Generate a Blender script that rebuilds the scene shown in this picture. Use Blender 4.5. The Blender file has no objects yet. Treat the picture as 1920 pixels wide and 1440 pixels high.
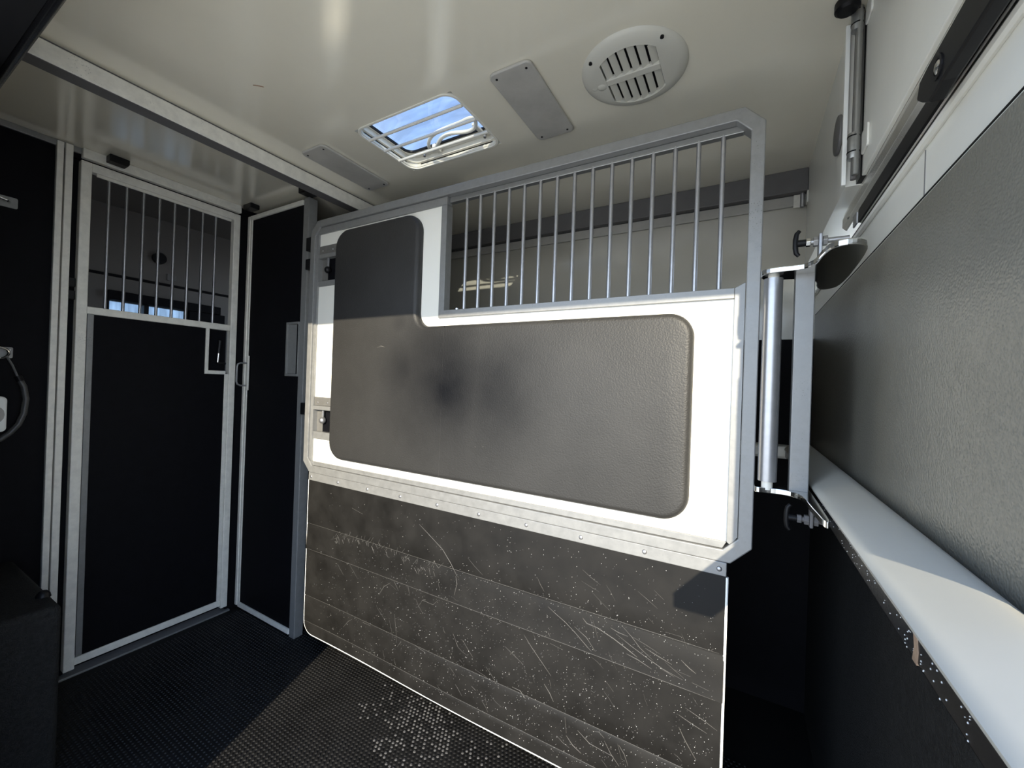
import bpy, bmesh, math, random
from mathutils import Vector, Matrix

# ------------------------------------------------------------------ scene, camera, light
S = bpy.context.scene
COL = S.collection
S.view_settings.view_transform = 'Standard'
S.view_settings.look = 'None'
S.view_settings.gamma = 1.0
S.view_settings.use_curve_mapping = False
S.view_settings.exposure = 0.88

cam_d = bpy.data.cameras.new('camera')
cam = bpy.data.objects.new('camera', cam_d)
COL.objects.link(cam)
S.camera = cam
cam_d.sensor_fit = 'HORIZONTAL'
cam_d.sensor_width = 36.0
cam_d.lens = 36.0 * 763.87 / 1920.0
cam_d.clip_start = 0.02
EYE = Vector((0.0, 0.0, 1.36))
yaw, pitch, roll = 0.517822, 0.001811, 0.0344455
fw = Vector((-math.sin(yaw) * math.cos(pitch), math.cos(yaw) * math.cos(pitch), math.sin(pitch)))
rt = Vector((math.cos(yaw), math.sin(yaw), 0.0))
up = rt.cross(fw)
rt2 = rt * math.cos(roll) + up * math.sin(roll)
up2 = up * math.cos(roll) - rt * math.sin(roll)
m3 = Matrix((rt2, up2, -fw)).transposed()
cam.matrix_world = Matrix.Translation(EYE) @ m3.to_4x4()

SUN_AZ = math.radians(19.0)          # the light travels towards -X of +Y
SUN_EL = math.radians(20.2)
SUN_E = 5.2
SKY_E = 1.65

sun_d = bpy.data.lights.new('sun', 'SUN')
sun_d.energy = SUN_E
sun_d.color = (1.0, 0.90, 0.71)
sun_d.angle = math.radians(0.53)
sun = bpy.data.objects.new('sun', sun_d)
COL.objects.link(sun)
sdir = Vector((-math.sin(SUN_AZ) * math.cos(SUN_EL), math.cos(SUN_AZ) * math.cos(SUN_EL), -math.sin(SUN_EL)))
sun.rotation_euler = sdir.to_track_quat('-Z', 'Y').to_euler()
sun.location = (1.5, -6, 6)

W = bpy.data.worlds.new('sky')
S.world = W
W.use_nodes = True
wn = W.node_tree
wn.nodes.clear()
wo = wn.nodes.new('ShaderNodeOutputWorld')
wb = wn.nodes.new('ShaderNodeBackground')
tc = wn.nodes.new('ShaderNodeTexCoord')
sx = wn.nodes.new('ShaderNodeSeparateXYZ')
wn.links.new(tc.outputs['Generated'], sx.inputs[0])
rp_ = wn.nodes.new('ShaderNodeValToRGB')                 # clear winter sky: pale at the horizon, blue overhead
el = rp_.color_ramp.elements
el[0].position = 0.0
el[0].color = (1.55, 1.66, 1.75, 1)
el[1].position = 1.0
el[1].color = (0.19, 0.37, 0.86, 1)
e1 = el.new(0.13)
e1.color = (1.05, 1.28, 1.60, 1)
e2 = el.new(0.34)
e2.color = (0.50, 0.72, 1.05, 1)
e3 = el.new(0.62)
e3.color = (0.26, 0.46, 0.93, 1)
wn.links.new(sx.outputs['Z'], rp_.inputs['Fac'])
cn = wn.nodes.new('ShaderNodeTexNoise')                  # thin high cloud
cn.inputs['Scale'].default_value = 2.2
cn.inputs['Detail'].default_value = 6.0
wn.links.new(tc.outputs['Generated'], cn.inputs['Vector'])
cm = wn.nodes.new('ShaderNodeMapRange')
cm.inputs['From Min'].default_value = 0.48
cm.inputs['From Max'].default_value = 0.75
cm.inputs['To Max'].default_value = 0.45
wn.links.new(cn.outputs['Fac'], cm.inputs['Value'])
mxs = wn.nodes.new('ShaderNodeMix')
mxs.data_type = 'RGBA'
wn.links.new(cm.outputs['Result'], mxs.inputs[0])
wn.links.new(rp_.outputs['Color'], mxs.inputs[6])
mxs.inputs[7].default_value = (0.85, 0.92, 1.0, 1)
wb.inputs['Strength'].default_value = SKY_E
wn.links.new(mxs.outputs[2], wb.inputs['Color'])
wn.links.new(wb.outputs['Background'], wo.inputs['Surface'])

# ------------------------------------------------------------------ materials
def new_mat(name):
    m = bpy.data.materials.new(name)
    m.use_nodes = True
    nt = m.node_tree
    return m, nt, nt.nodes['Principled BSDF']

def node(nt, t, **kw):
    n = nt.nodes.new(t)
    for k, v in kw.items():
        if k in n.inputs:
            n.inputs[k].default_value = v
        else:
            setattr(n, k, v)
    return n

def coords(nt, scale=(1, 1, 1)):
    g = nt.nodes.new('ShaderNodeNewGeometry')
    mp = nt.nodes.new('ShaderNodeMapping')
    mp.inputs['Scale'].default_value = scale
    nt.links.new(g.outputs['Position'], mp.inputs['Vector'])
    return mp.outputs['Vector']

def mat(name, col, rough=0.5, metal=0.0, spec=0.5, var=0.0, vscale=6.0, bump=0.0, bscale=200.0, btype='noise',
        rvar=0.0, coat=0.0, stretch=(1, 1, 1), bdist=0.001, specks=0.0, speck_scale=120.0):
    m, nt, b = new_mat(name)
    b.inputs['Base Color'].default_value = (*col, 1)
    b.inputs['Roughness'].default_value = rough
    b.inputs['Metallic'].default_value = metal
    b.inputs['Specular IOR Level'].default_value = spec
    b.inputs['Coat Weight'].default_value = coat
    b.inputs['Coat Roughness'].default_value = 0.08
    L = nt.links
    if var > 0 or rvar > 0:
        n = node(nt, 'ShaderNodeTexNoise', Scale=vscale, Detail=6.0, Roughness=0.65)
        L.new(coords(nt, stretch), n.inputs['Vector'])
        if var > 0:
            r = node(nt, 'ShaderNodeMapRange')
            r.inputs['From Min'].default_value = 0.3
            r.inputs['From Max'].default_value = 0.7
            r.inputs['To Min'].default_value = 1 - var
            r.inputs['To Max'].default_value = 1 + var
            L.new(n.outputs['Fac'], r.inputs['Value'])
            mx = node(nt, 'ShaderNodeMix', data_type='RGBA', blend_type='MULTIPLY')
            mx.inputs['Factor'].default_value = 1.0
            mx.inputs['A'].default_value = (*col, 1)
            cc = node(nt, 'ShaderNodeCombineColor')
            for k in ('Red', 'Green', 'Blue'):
                L.new(r.outputs['Result'], cc.inputs[k])
            L.new(cc.outputs['Color'], mx.inputs[7])
            mx.inputs[6].default_value = (*col, 1)
            out = mx.outputs[2]
            if specks > 0:
                v = node(nt, 'ShaderNodeTexVoronoi', Scale=speck_scale)
                L.new(coords(nt), v.inputs['Vector'])
                n2 = node(nt, 'ShaderNodeTexNoise', Scale=9.0, Detail=2.0)
                L.new(coords(nt), n2.inputs['Vector'])
                th = node(nt, 'ShaderNodeMapRange')
                th.inputs['From Min'].default_value = 0.5
                th.inputs['From Max'].default_value = 0.8
                th.inputs['To Min'].default_value = 0.0
                th.inputs['To Max'].default_value = 0.32
                L.new(n2.outputs['Fac'], th.inputs['Value'])
                lt = node(nt, 'ShaderNodeMath', operation='LESS_THAN')
                L.new(v.outputs['Distance'], lt.inputs[0])
                L.new(th.outputs['Result'], lt.inputs[1])
                ml = node(nt, 'ShaderNodeMath', operation='MULTIPLY')
                L.new(lt.outputs[0], ml.inputs[0])
                ml.inputs[1].default_value = specks
                m2 = node(nt, 'ShaderNodeMix', data_type='RGBA')
                L.new(ml.outputs[0], m2.inputs[0])
                L.new(out, m2.inputs[6])
                m2.inputs[7].default_value = (col[0] * 0.35, col[1] * 0.35, col[2] * 0.35, 1)
                out = m2.outputs[2]
            L.new(out, b.inputs['Base Color'])
        if rvar > 0:
            r2 = node(nt, 'ShaderNodeMapRange')
            r2.inputs['From Min'].default_value = 0.3
            r2.inputs['From Max'].default_value = 0.7
            r2.inputs['To Min'].default_value = max(0.02, rough - rvar)
            r2.inputs['To Max'].default_value = rough + rvar
            L.new(n.outputs['Fac'], r2.inputs['Value'])
            L.new(r2.outputs['Result'], b.inputs['Roughness'])
    if bump > 0:
        if btype == 'leather':
            t = node(nt, 'ShaderNodeTexVoronoi', Scale=bscale, feature='SMOOTH_F1')
            dn = node(nt, 'ShaderNodeTexNoise', Scale=bscale * 0.35, Detail=2.0)
            L.new(coords(nt), dn.inputs['Vector'])
            mv = node(nt, 'ShaderNodeMix', data_type='VECTOR')
            mv.inputs[0].default_value = 0.0012
            L.new(coords(nt), mv.inputs[4])
            L.new(dn.outputs['Color'], mv.inputs[5])
            L.new(mv.outputs[1], t.inputs['Vector'])
            o = t.outputs['Distance']
        elif btype == 'weave':
            sp = nt.nodes.new('ShaderNodeSeparateXYZ')
            L.new(coords(nt, (bscale, bscale, bscale)), sp.inputs[0])
            sn = []
            for ax in ('X', 'Y'):
                q_ = node(nt, 'ShaderNodeMath', operation='SINE')
                L.new(sp.outputs[ax], q_.inputs[0])
                sn.append(q_)
            t = node(nt, 'ShaderNodeMath', operation='MULTIPLY')
            L.new(sn[0].outputs[0], t.inputs[0])
            L.new(sn[1].outputs[0], t.inputs[1])
            o = t.outputs[0]
        else:
            t = node(nt, 'ShaderNodeTexNoise', Scale=bscale, Detail=3.0)
            L.new(coords(nt), t.inputs['Vector'])
            o = t.outputs['Fac']
        bp = node(nt, 'ShaderNodeBump', Strength=bump, Distance=bdist)
        if btype == 'leather':
            bp.invert = True
        L.new(o, bp.inputs['Height'])
        L.new(bp.outputs['Normal'], b.inputs['Normal'])
        L.new(bp.outputs['Normal'], b.inputs['Coat Normal'])
    return m

def stained(m, spots, dark, plane='xz'):
    """dirt rubbed into a surface: soft blobs of a darker colour at fixed places on it"""
    nt = m.node_tree
    b = nt.nodes['Principled BSDF']
    L = nt.links
    pos = coords(nt)
    n = node(nt, 'ShaderNodeTexNoise', Scale=5.0, Detail=5.0)
    L.new(pos, n.inputs['Vector'])
    total = None
    for (x, y, z, r, a) in spots:
        d = node(nt, 'ShaderNodeVectorMath', operation='DISTANCE')
        L.new(pos, d.inputs[0])
        d.inputs[1].default_value = (x, y, z)
        mr = node(nt, 'ShaderNodeMapRange', interpolation_type='SMOOTHSTEP')
        mr.inputs['From Min'].default_value = 0.0
        mr.inputs['From Max'].default_value = r
        mr.inputs['To Min'].default_value = a
        mr.inputs['To Max'].default_value = 0.0
        L.new(d.outputs['Value'], mr.inputs['Value'])
        if total is None:
            total = mr.outputs['Result']
        else:
            mm = node(nt, 'ShaderNodeMath', operation='MAXIMUM')
            L.new(total, mm.inputs[0])
            L.new(mr.outputs['Result'], mm.inputs[1])
            total = mm.outputs[0]
    ml = node(nt, 'ShaderNodeMath', operation='MULTIPLY')
    ad = node(nt, 'ShaderNodeMath', operation='ADD')
    L.new(n.outputs['Fac'], ad.inputs[0])
    ad.inputs[1].default_value = 0.45
    L.new(total, ml.inputs[0])
    L.new(ad.outputs[0], ml.inputs[1])
    ml.use_clamp = True
    old = b.inputs['Base Color'].links[0].from_socket
    mx = node(nt, 'ShaderNodeMix', data_type='RGBA')
    L.new(ml.outputs[0], mx.inputs[0])
    L.new(old, mx.inputs[6])
    mx.inputs[7].default_value = (*dark, 1)
    L.new(mx.outputs[2], b.inputs['Base Color'])
    sp = node(nt, 'ShaderNodeMapRange')                  # grime is also duller
    s0 = b.inputs['Specular IOR Level'].default_value
    sp.inputs['To Min'].default_value = s0
    sp.inputs['To Max'].default_value = s0 * 0.25
    L.new(ml.outputs[0], sp.inputs['Value'])
    L.new(sp.outputs['Result'], b.inputs['Specular IOR Level'])

M = {}
M['white'] = mat('white_board', (0.80, 0.785, 0.72), 0.28, var=0.02, vscale=3, bump=0.03, bscale=90)
M['ceiling'] = mat('ceiling_panel', (0.81, 0.765, 0.64), 0.07, spec=0.9, var=0.03, vscale=2.5, bump=0.2, bscale=1500, bdist=0.0001, btype='weave', coat=0.9)
M['farwhite'] = mat('shaded_white_panel', (0.46, 0.44, 0.38), 0.16, var=0.03, vscale=3, bump=0.05, bscale=60, coat=0.5)  # same white as elsewhere, darkened: the far wall's shade is in the colour
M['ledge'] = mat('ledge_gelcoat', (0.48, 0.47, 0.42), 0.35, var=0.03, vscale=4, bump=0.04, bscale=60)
M['gelcoat'] = mat('white_gelcoat', (0.80, 0.79, 0.73), 0.3, var=0.03, vscale=4, bump=0.04, bscale=60)
M['black'] = mat('black_lining', (0.004, 0.004, 0.0055), 0.6, spec=0.1, var=0.2, vscale=20, bump=0.2, bscale=300)
M['rubber_rough'] = mat('coarse_rubber', (0.016, 0.016, 0.0155), 0.6, spec=0.2, var=0.5, vscale=90, bump=1.0, bscale=300, bdist=0.005)
M['floor'] = mat('floor_rubber', (0.012, 0.0115, 0.011), 0.55, spec=0.2, var=0.3, vscale=7, rvar=0.12, bump=0.15, bscale=150)
M['stud_wet'] = mat('dusty_stud', (0.075, 0.072, 0.07), 0.6, var=0.3, vscale=30)
M['pad'] = mat('grey_leatherette', (0.027, 0.0262, 0.0252), 0.52, spec=0.42, var=0.15, vscale=4, bump=0.55, bscale=230, btype='leather', bdist=0.0012)
stained(M['pad'], [(-1.03, 1.26, 1.37, 0.40, 0.85), (-1.22, 1.26, 1.40, 0.24, 0.55), (-0.80, 1.26, 1.35, 0.36, 0.6), (-1.27, 1.26, 1.60, 0.07, 0.3)], (0.003, 0.0034, 0.005))
M['wallpad'] = mat('wall_leatherette', (0.17, 0.162, 0.135), 0.36, spec=0.6, var=0.12, vscale=3, bump=0.8, bscale=270, btype='leather', bdist=0.0012)
M['flap'] = mat('black_rubber_sheet', (0.0105, 0.0098, 0.009), 0.55, spec=0.25, var=0.3, vscale=8, rvar=0.1, bump=0.1, bscale=60)
M['flap_worn'] = mat('worn_edge_rubber', (0.30, 0.29, 0.27), 0.6, var=0.1)
M['alu'] = mat('mill_aluminium', (0.25, 0.25, 0.245), 0.42, metal=0.35, var=0.10, vscale=40, rvar=0.08, specks=0.5, speck_scale=170)
M['alu_dull'] = mat('dull_aluminium', (0.80, 0.775, 0.70), 0.48, metal=0.1, var=0.10, vscale=30, rvar=0.08, specks=0.4, speck_scale=150)
M['galv'] = mat('galvanised_bar', (0.42, 0.42, 0.43), 0.34, metal=0.8, var=0.08, vscale=50)
M['polished'] = mat('polished_steel', (0.72, 0.72, 0.70), 0.16, metal=1.0, var=0.04, vscale=20)
M['latchmetal'] = mat('grey_latch_metal', (0.17, 0.165, 0.155), 0.5, metal=0.3, var=0.12, vscale=40, specks=0.4)
M['railmetal'] = mat('bright_rail_metal', (0.80, 0.78, 0.73), 0.27, metal=0.9, var=0.06, vscale=30)
M['hatchsteel'] = mat('dark_hinge_shade_steel', (0.30, 0.30, 0.29), 0.35, metal=0.7, var=0.06, vscale=30)
M['barsun'] = mat('sunlit_bar', (0.74, 0.72, 0.66), 0.4, var=0.03, vscale=20)  # sunlight on the hatch bars, put into a pale base colour
M['blackplastic'] = mat('black_plastic', (0.007, 0.007, 0.008), 0.4, spec=0.2, var=0.1, vscale=40)
M['blackgloss'] = mat('black_wet_trim', (0.006, 0.006, 0.007), 0.25, spec=0.2, var=0.2, vscale=30, bump=0.25, bscale=120)
M['vent'] = mat('cream_plastic', (0.60, 0.585, 0.52), 0.4, var=0.02, vscale=9)
M['lens'] = mat('frosted_lens', (0.44, 0.425, 0.39), 0.4, var=0.10, vscale=12)
M['hatchframe'] = mat('cream_hatch_plastic', (0.80, 0.77, 0.68), 0.35, var=0.02, vscale=9)
M['tag'] = mat('white_plastic', (0.93, 0.94, 0.91), 0.35, var=0.02, vscale=9)
M['dark_grey'] = mat('dark_grey_profile', (0.13, 0.125, 0.125), 0.5, var=0.08, vscale=12)
M['living'] = mat('grey_wallboard', (0.11, 0.10, 0.092), 0.5, var=0.03, vscale=3)
M['ground'] = mat('pale_concrete', (0.74, 0.65, 0.49), 0.9, var=0.2, vscale=3, bump=0.4, bscale=40, bdist=0.02)
M['drop'] = mat('water_drop', (0.62, 0.62, 0.61), 0.15, var=0.05)  # opaque pale grey carries the drops' sun sparkle in the colour
M['mark'] = mat('scratch_mark', (0.062, 0.059, 0.055), 0.6, var=0.3, vscale=60)
M['leafy'] = mat('green_leaves', (0.10, 0.16, 0.05), 0.6, var=0.4, vscale=8)
M['bark'] = mat('grey_bark', (0.16, 0.13, 0.10), 0.8, var=0.3, vscale=9)
M['cable'] = mat('dark_cable', (0.06, 0.06, 0.06), 0.4, var=0.2, vscale=40)
M['stain'] = mat('brown_stain', (0.30, 0.20, 0.13), 0.7, var=0.3, vscale=60)

def glass_mat(name, tint, gloss=0.08):
    m = bpy.data.materials.new(name)
    m.use_nodes = True
    nt = m.node_tree
    nt.nodes.clear()
    o = node(nt, 'ShaderNodeOutputMaterial')
    t = node(nt, 'ShaderNodeBsdfTransparent')
    n = node(nt, 'ShaderNodeTexNoise', Scale=5.0, Detail=2.0)
    nt.links.new(coords(nt, (1.5, 5, 1)), n.inputs['Vector'])
    cr = nt.nodes.new('ShaderNodeValToRGB')
    cr.color_ramp.elements[0].position = 0.35
    cr.color_ramp.elements[1].position = 0.68
    cr.color_ramp.elements[0].color = (*[c * 0.72 for c in tint], 1)
    cr.color_ramp.elements[1].color = (*tint, 1)
    nt.links.new(n.outputs['Fac'], cr.inputs['Fac'])
    nt.links.new(cr.outputs['Color'], t.inputs['Color'])
    g = node(nt, 'ShaderNodeBsdfGlossy', Roughness=0.06)
    mx = node(nt, 'ShaderNodeMixShader')
    mx.inputs[0].default_value = gloss
    nt.links.new(t.outputs[0], mx.inputs[1])
    nt.links.new(g.outputs[0], mx.inputs[2])
    nt.links.new(mx.outputs[0], o.inputs['Surface'])
    return m
M['dome'] = glass_mat('tinted_acrylic', (0.38, 0.41, 0.44), 0.08)
M['pane'] = glass_mat('window_glass', (0.36, 0.42, 0.48), 0.05)

# ------------------------------------------------------------------ builders
class MB:
    def __init__(self):
        self.bm = bmesh.new()
    def box(self, x0, x1, y0, y1, z0, z1):
        vs = [self.bm.verts.new((x, y, z)) for x in (x0, x1) for y in (y0, y1) for z in (z0, z1)]
        for f in ((0, 1, 3, 2), (4, 6, 7, 5), (0, 4, 5, 1), (2, 3, 7, 6), (0, 2, 6, 4), (1, 5, 7, 3)):
            self.bm.faces.new([vs[i] for i in f])
        return self
    def prism(self, pts, axis, a, b):
        """closed polygon pts in the plane across axis, swept from a to b"""
        def P(p, t):
            return {'x': (t, p[0], p[1]), 'y': (p[0], t, p[1]), 'z': (p[0], p[1], t)}[axis]
        A = [self.bm.verts.new(P(p, a)) for p in pts]
        B = [self.bm.verts.new(P(p, b)) for p in pts]
        n = len(pts)
        self.bm.faces.new(A)
        self.bm.faces.new(B[::-1])
        for i in range(n):
            j = (i + 1) % n
            self.bm.faces.new((A[i], B[i], B[j], A[j]))
        return self
    def ring(self, outer, inner, axis, a, b):
        def P(p, t):
            return {'x': (t, p[0], p[1]), 'y': (p[0], t, p[1]), 'z': (p[0], p[1], t)}[axis]
        n = len(outer)
        V = [[self.bm.verts.new(P(p, t)) for p in q] for q in (outer, inner) for t in (a, b)]
        oa, ob, ia, ib = V
        for i in range(n):
            j = (i + 1) % n
            for q in ((oa[i], oa[j], ia[j], ia[i]), (ob[i], ib[i], ib[j], ob[j]), (oa[i], ob[i], ob[j], oa[j]), (ia[i], ia[j], ib[j], ib[i])):
                self.bm.faces.new(q)
        return self
    def tube(self, pts, r, n=10, caps=True, radii=None):
        pts = [Vector(p) for p in pts]
        rings = []
        prev = None
        for i, p in enumerate(pts):
            d = (pts[min(i + 1, len(pts) - 1)] - pts[max(i - 1, 0)]).normalized()
            if prev is None:
                a = d.orthogonal().normalized()
            else:
                a = (prev - d * prev.dot(d)).normalized()
            prev = a
            c = d.cross(a)
            rr = radii[i] if radii else r
            rings.append([self.bm.verts.new(p + (a * math.cos(2 * math.pi * k / n) + c * math.sin(2 * math.pi * k / n)) * rr) for k in range(n)])
        for i in range(len(rings) - 1):
            for k in range(n):
                l = (k + 1) % n
                self.bm.faces.new((rings[i][k], rings[i][l], rings[i + 1][l], rings[i + 1][k]))
        if caps:
            self.bm.faces.new(rings[0][::-1])
            self.bm.faces.new(rings[-1])
        return self
    def dome(self, c, n, r, h, seg=10, lev=3):
        """a low rounded cap at c rising h along n"""
        c = Vector(c); n = Vector(n).normalized()
        a = n.orthogonal().normalized(); b = n.cross(a)
        rings = []
        for i in range(lev):
            t = i / lev * math.pi / 2
            rings.append([self.bm.verts.new(c + (a * math.cos(2 * math.pi * k / seg) + b * math.sin(2 * math.pi * k / seg)) * r * math.cos(t) + n * h * math.sin(t)) for k in range(seg)])
        top = self.bm.verts.new(c + n * h)
        for i in range(lev - 1):
            for k in range(seg):
                l = (k + 1) % seg
                self.bm.faces.new((rings[i][k], rings[i][l], rings[i + 1][l], rings[i + 1][k]))
        for k in range(seg):
            self.bm.faces.new((rings[-1][k], rings[-1][(k + 1) % seg], top))
        self.bm.faces.new(rings[0][::-1])
        return self
    def ball(self, c, r, seg=16):
        bmesh.ops.create_uvsphere(self.bm, u_segments=seg, v_segments=seg // 2 + 2, radius=r, matrix=Matrix.Translation(Vector(c)))
        return self
    def strip(self, pts, w, axis_n):
        """thin ribbon along pts lying across normal axis_n"""
        nrm = Vector(axis_n)
        pts = [Vector(p) for p in pts]
        prev = None
        for i, p in enumerate(pts):
            d = (pts[min(i + 1, len(pts) - 1)] - pts[max(i - 1, 0)]).normalized()
            s = d.cross(nrm).normalized() * (w * (0.5 if 0 < i < len(pts) - 1 else 0.25))
            q = (self.bm.verts.new(p + s), self.bm.verts.new(p - s), self.bm.verts.new(p + nrm * w * 0.3))
            if prev:
                self.bm.faces.new((prev[0], q[0], q[2], prev[2]))
                self.bm.faces.new((prev[2], q[2], q[1], prev[1]))
            prev = q
        return self
    def build(self, name, m, parent=None, bevel=0.0, smooth=False, kind=None, seg=2, label=None):
        bm = self.bm
        bmesh.ops.recalc_face_normals(bm, faces=bm.faces)
        off = Vector((0, 0, 0))
        p = parent
        while p is not None:
            off += p.location
            p = p.parent
        if off.length > 0:
            bmesh.ops.translate(bm, verts=bm.verts, vec=-off)
        me = bpy.data.meshes.new(name)
        bm.to_mesh(me)
        bm.free()
        ms = m if isinstance(m, (list, tuple)) else [m]
        for k in ms:
            me.materials.append(k)
        if smooth:
            for f in me.polygons:
                f.use_smooth = True
        o = bpy.data.objects.new(name, me)
        COL.objects.link(o)
        if parent is not None:
            o.parent = parent
        if bevel > 0:
            bv = o.modifiers.new('edge', 'BEVEL')
            bv.width = bevel
            bv.segments = seg
            bv.limit_method = 'ANGLE'
            bv.angle_limit = math.radians(40)
        if smooth:
            es = o.modifiers.new('split', 'EDGE_SPLIT')
            es.split_angle = math.radians(38)
        if kind:
            o['kind'] = kind
        if label:
            o['label'] = label
        return o

def thing(name, label, cat, loc, group=None):
    o = bpy.data.objects.new(name, None)
    o.empty_display_size = 0.05
    COL.objects.link(o)
    o.location = loc
    o['label'] = label
    o['category'] = cat
    o['kind'] = 'thing'
    if group:
        o['group'] = group
    return o

def tag(o, label, cat, group=None):
    o['label'] = label
    o['category'] = cat
    o['kind'] = 'thing'
    if group:
        o['group'] = group
    return o

def struct(name, mb, m, bevel=0.0, label=None, smooth=False):
    o = mb.build(name, m, None, bevel, smooth=smooth)
    o['kind'] = 'structure'
    if label:
        o['label'] = label
    return o

def copy_part(o, dx=0, dy=0, dz=0, parent=None):
    c = o.copy()
    COL.objects.link(c)
    c.parent = parent if parent is not None else o.parent
    c.location = o.location + Vector((dx, dy, dz))
    return c

def copy_tree(o, parent=None):
    c = o.copy()
    COL.objects.link(c)
    if parent is not None:
        c.parent = parent
    for ch in [q for q in o.children]:
        copy_tree(ch, c)
    return c

def rrect(x0, x1, z0, z1, r, n=6):
    pts = []
    for cx, cz, a0 in ((x1 - r, z1 - r, 0), (x0 + r, z1 - r, 90), (x0 + r, z0 + r, 180), (x1 - r, z0 + r, 270)):
        for k in range(n + 1):
            a = math.radians(a0 + 90 * k / n)
            pts.append((cx + r * math.cos(a), cz + r * math.sin(a)))
    return pts

def chamfer(x0, x1, z0, z1, c):
    return [(x0 + c, z0), (x1 - c, z0), (x1, z0 + c), (x1, z1 - c), (x1 - c, z1), (x0 + c, z1), (x0, z1 - c), (x0, z0 + c)]

def inset(pts, d):
    """offset a counter-clockwise outline inwards by d"""
    n = len(pts)
    out = []
    for i in range(n):
        p0, p1, p2 = Vector(pts[i - 1]), Vector(pts[i]), Vector(pts[(i + 1) % n])
        e1, e2 = p1 - p0, p2 - p1
        if e1.length < 1e-7: e1 = e2
        if e2.length < 1e-7: e2 = e1
        e1.normalize(); e2.normalize()
        n1, n2 = Vector((-e1.y, e1.x)), Vector((-e2.y, e2.x))
        nn = (n1 + n2).normalized()
        s = d / max(0.35, nn.dot(n1))
        out.append((p1.x + nn.x * s, p1.y + nn.y * s))
    return out

def cushion(pts, axis, base, front, r, steps=5):
    """padded slab: outline pts at depth base rising to depth front with a rounded shoulder of radius r"""
    mb = MB()
    sgn = 1 if front > base else -1
    def P(p, t):
        return {'x': (t, p[0], p[1]), 'y': (p[0], t, p[1])}[axis]
    loops = [(pts, base), (pts, front - sgn * r)]
    for k in range(1, steps + 1):
        a = math.pi / 2 * k / steps
        loops.append((inset(pts, r * (1 - math.cos(a)) * 1.0), front - sgn * r * (1 - math.sin(a))))
    R = [[mb.bm.verts.new(P(p, t)) for p in q] for q, t in loops]
    n = len(pts)
    for i in range(len(R) - 1):
        for k in range(n):
            l = (k + 1) % n
            mb.bm.faces.new((R[i][k], R[i][l], R[i + 1][l], R[i + 1][k]))
    cap = [mb.bm.edges.get((R[-1][k], R[-1][(k + 1) % n])) for k in range(n)]
    nv = Vector((0, 0, 0)); nv['xyz'.index(axis)] = sgn
    bmesh.ops.triangle_fill(mb.bm, use_beauty=True, use_dissolve=False, edges=cap, normal=nv)
    return mb

def ctube(x, y, z0, z1, r, n=12):
    return MB().tube([(x, y, z0), (x, y, z1)], r, n)

# ------------------------------------------------------------------ the setting
XL, XR, YF, ZC = -2.56, 0.214, 2.158, 2.33

fl = MB().box(XL - 0.06, 0.44, 0.10, YF + 0.05, -0.06, 0.0)
floor = struct('floor', fl, M['floor'])

def stud_mesh(xs, ys, test):
    mb = MB()
    row = 0
    y = ys[0]
    while y < ys[1]:
        x = xs[0] + (0.0085 if row % 2 else 0)
        while x < xs[1]:
            if test(x, y):
                r0, r1, h = 0.0056, 0.0036, 0.0030
                A = [mb.bm.verts.new((x + r0 * math.cos(k * math.pi / 3), y + r0 * math.sin(k * math.pi / 3), 0)) for k in range(6)]
                B = [mb.bm.verts.new((x + r1 * math.cos(k * math.pi / 3), y + r1 * math.sin(k * math.pi / 3), h)) for k in range(6)]
                for k in range(6):
                    l = (k + 1) % 6
                    mb.bm.faces.new((A[k], A[l], B[l], B[k]))
                mb.bm.faces.new(B)
            x += 0.017
        y += 0.0147
        row += 1
    return mb
rnd = random.Random(7)
dusty = {}
def is_dusty(x, y):
    key = (round(x, 4), round(y, 4))
    if key not in dusty:
        p = 0.0
        for cx, cy, r, a in ((-1.10, 1.28, 0.16, 0.65), (-0.98, 1.22, 0.12, 0.6), (-1.24, 1.33, 0.12, 0.4), (-1.08, 1.12, 0.11, 0.5), (-1.30, 1.20, 0.07, 0.35), (-0.85, 1.30, 0.14, 0.25)):
            d = math.hypot(x - cx, y - cy) / r
            p = max(p, a * max(0, 1 - d * d))
        dusty[key] = rnd.random() < p
    return dusty[key]
stud_mesh((-2.5, 0.2), (0.34, 1.75), lambda x, y: not is_dusty(x, y)).build('rubber_stud', M['floor'], floor, kind='stuff')
stud_mesh((-2.5, 0.2), (0.34, 1.75), is_dusty).build('dusty_stud', M['stud_wet'], floor, kind='stuff', label='pale dusty tops of the rubber studs')

# ceiling with the roof hatch and vent openings left free
HX0, HX1, HY0, HY1 = -1.352, -0.878, 1.06, 1.388
c = MB()
c.box(XL - 0.06, HX0, 0.32, YF + 0.05, ZC, ZC + 0.04)
c.box(HX1, 0.44, 0.32, YF + 0.05, ZC, ZC + 0.04)
c.box(HX0, HX1, 0.32, HY0, ZC, ZC + 0.04)
c.box(HX0, HX1, HY1, YF + 0.05, ZC, ZC + 0.04)
ceiling = struct('ceiling', c, M['ceiling'])

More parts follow.
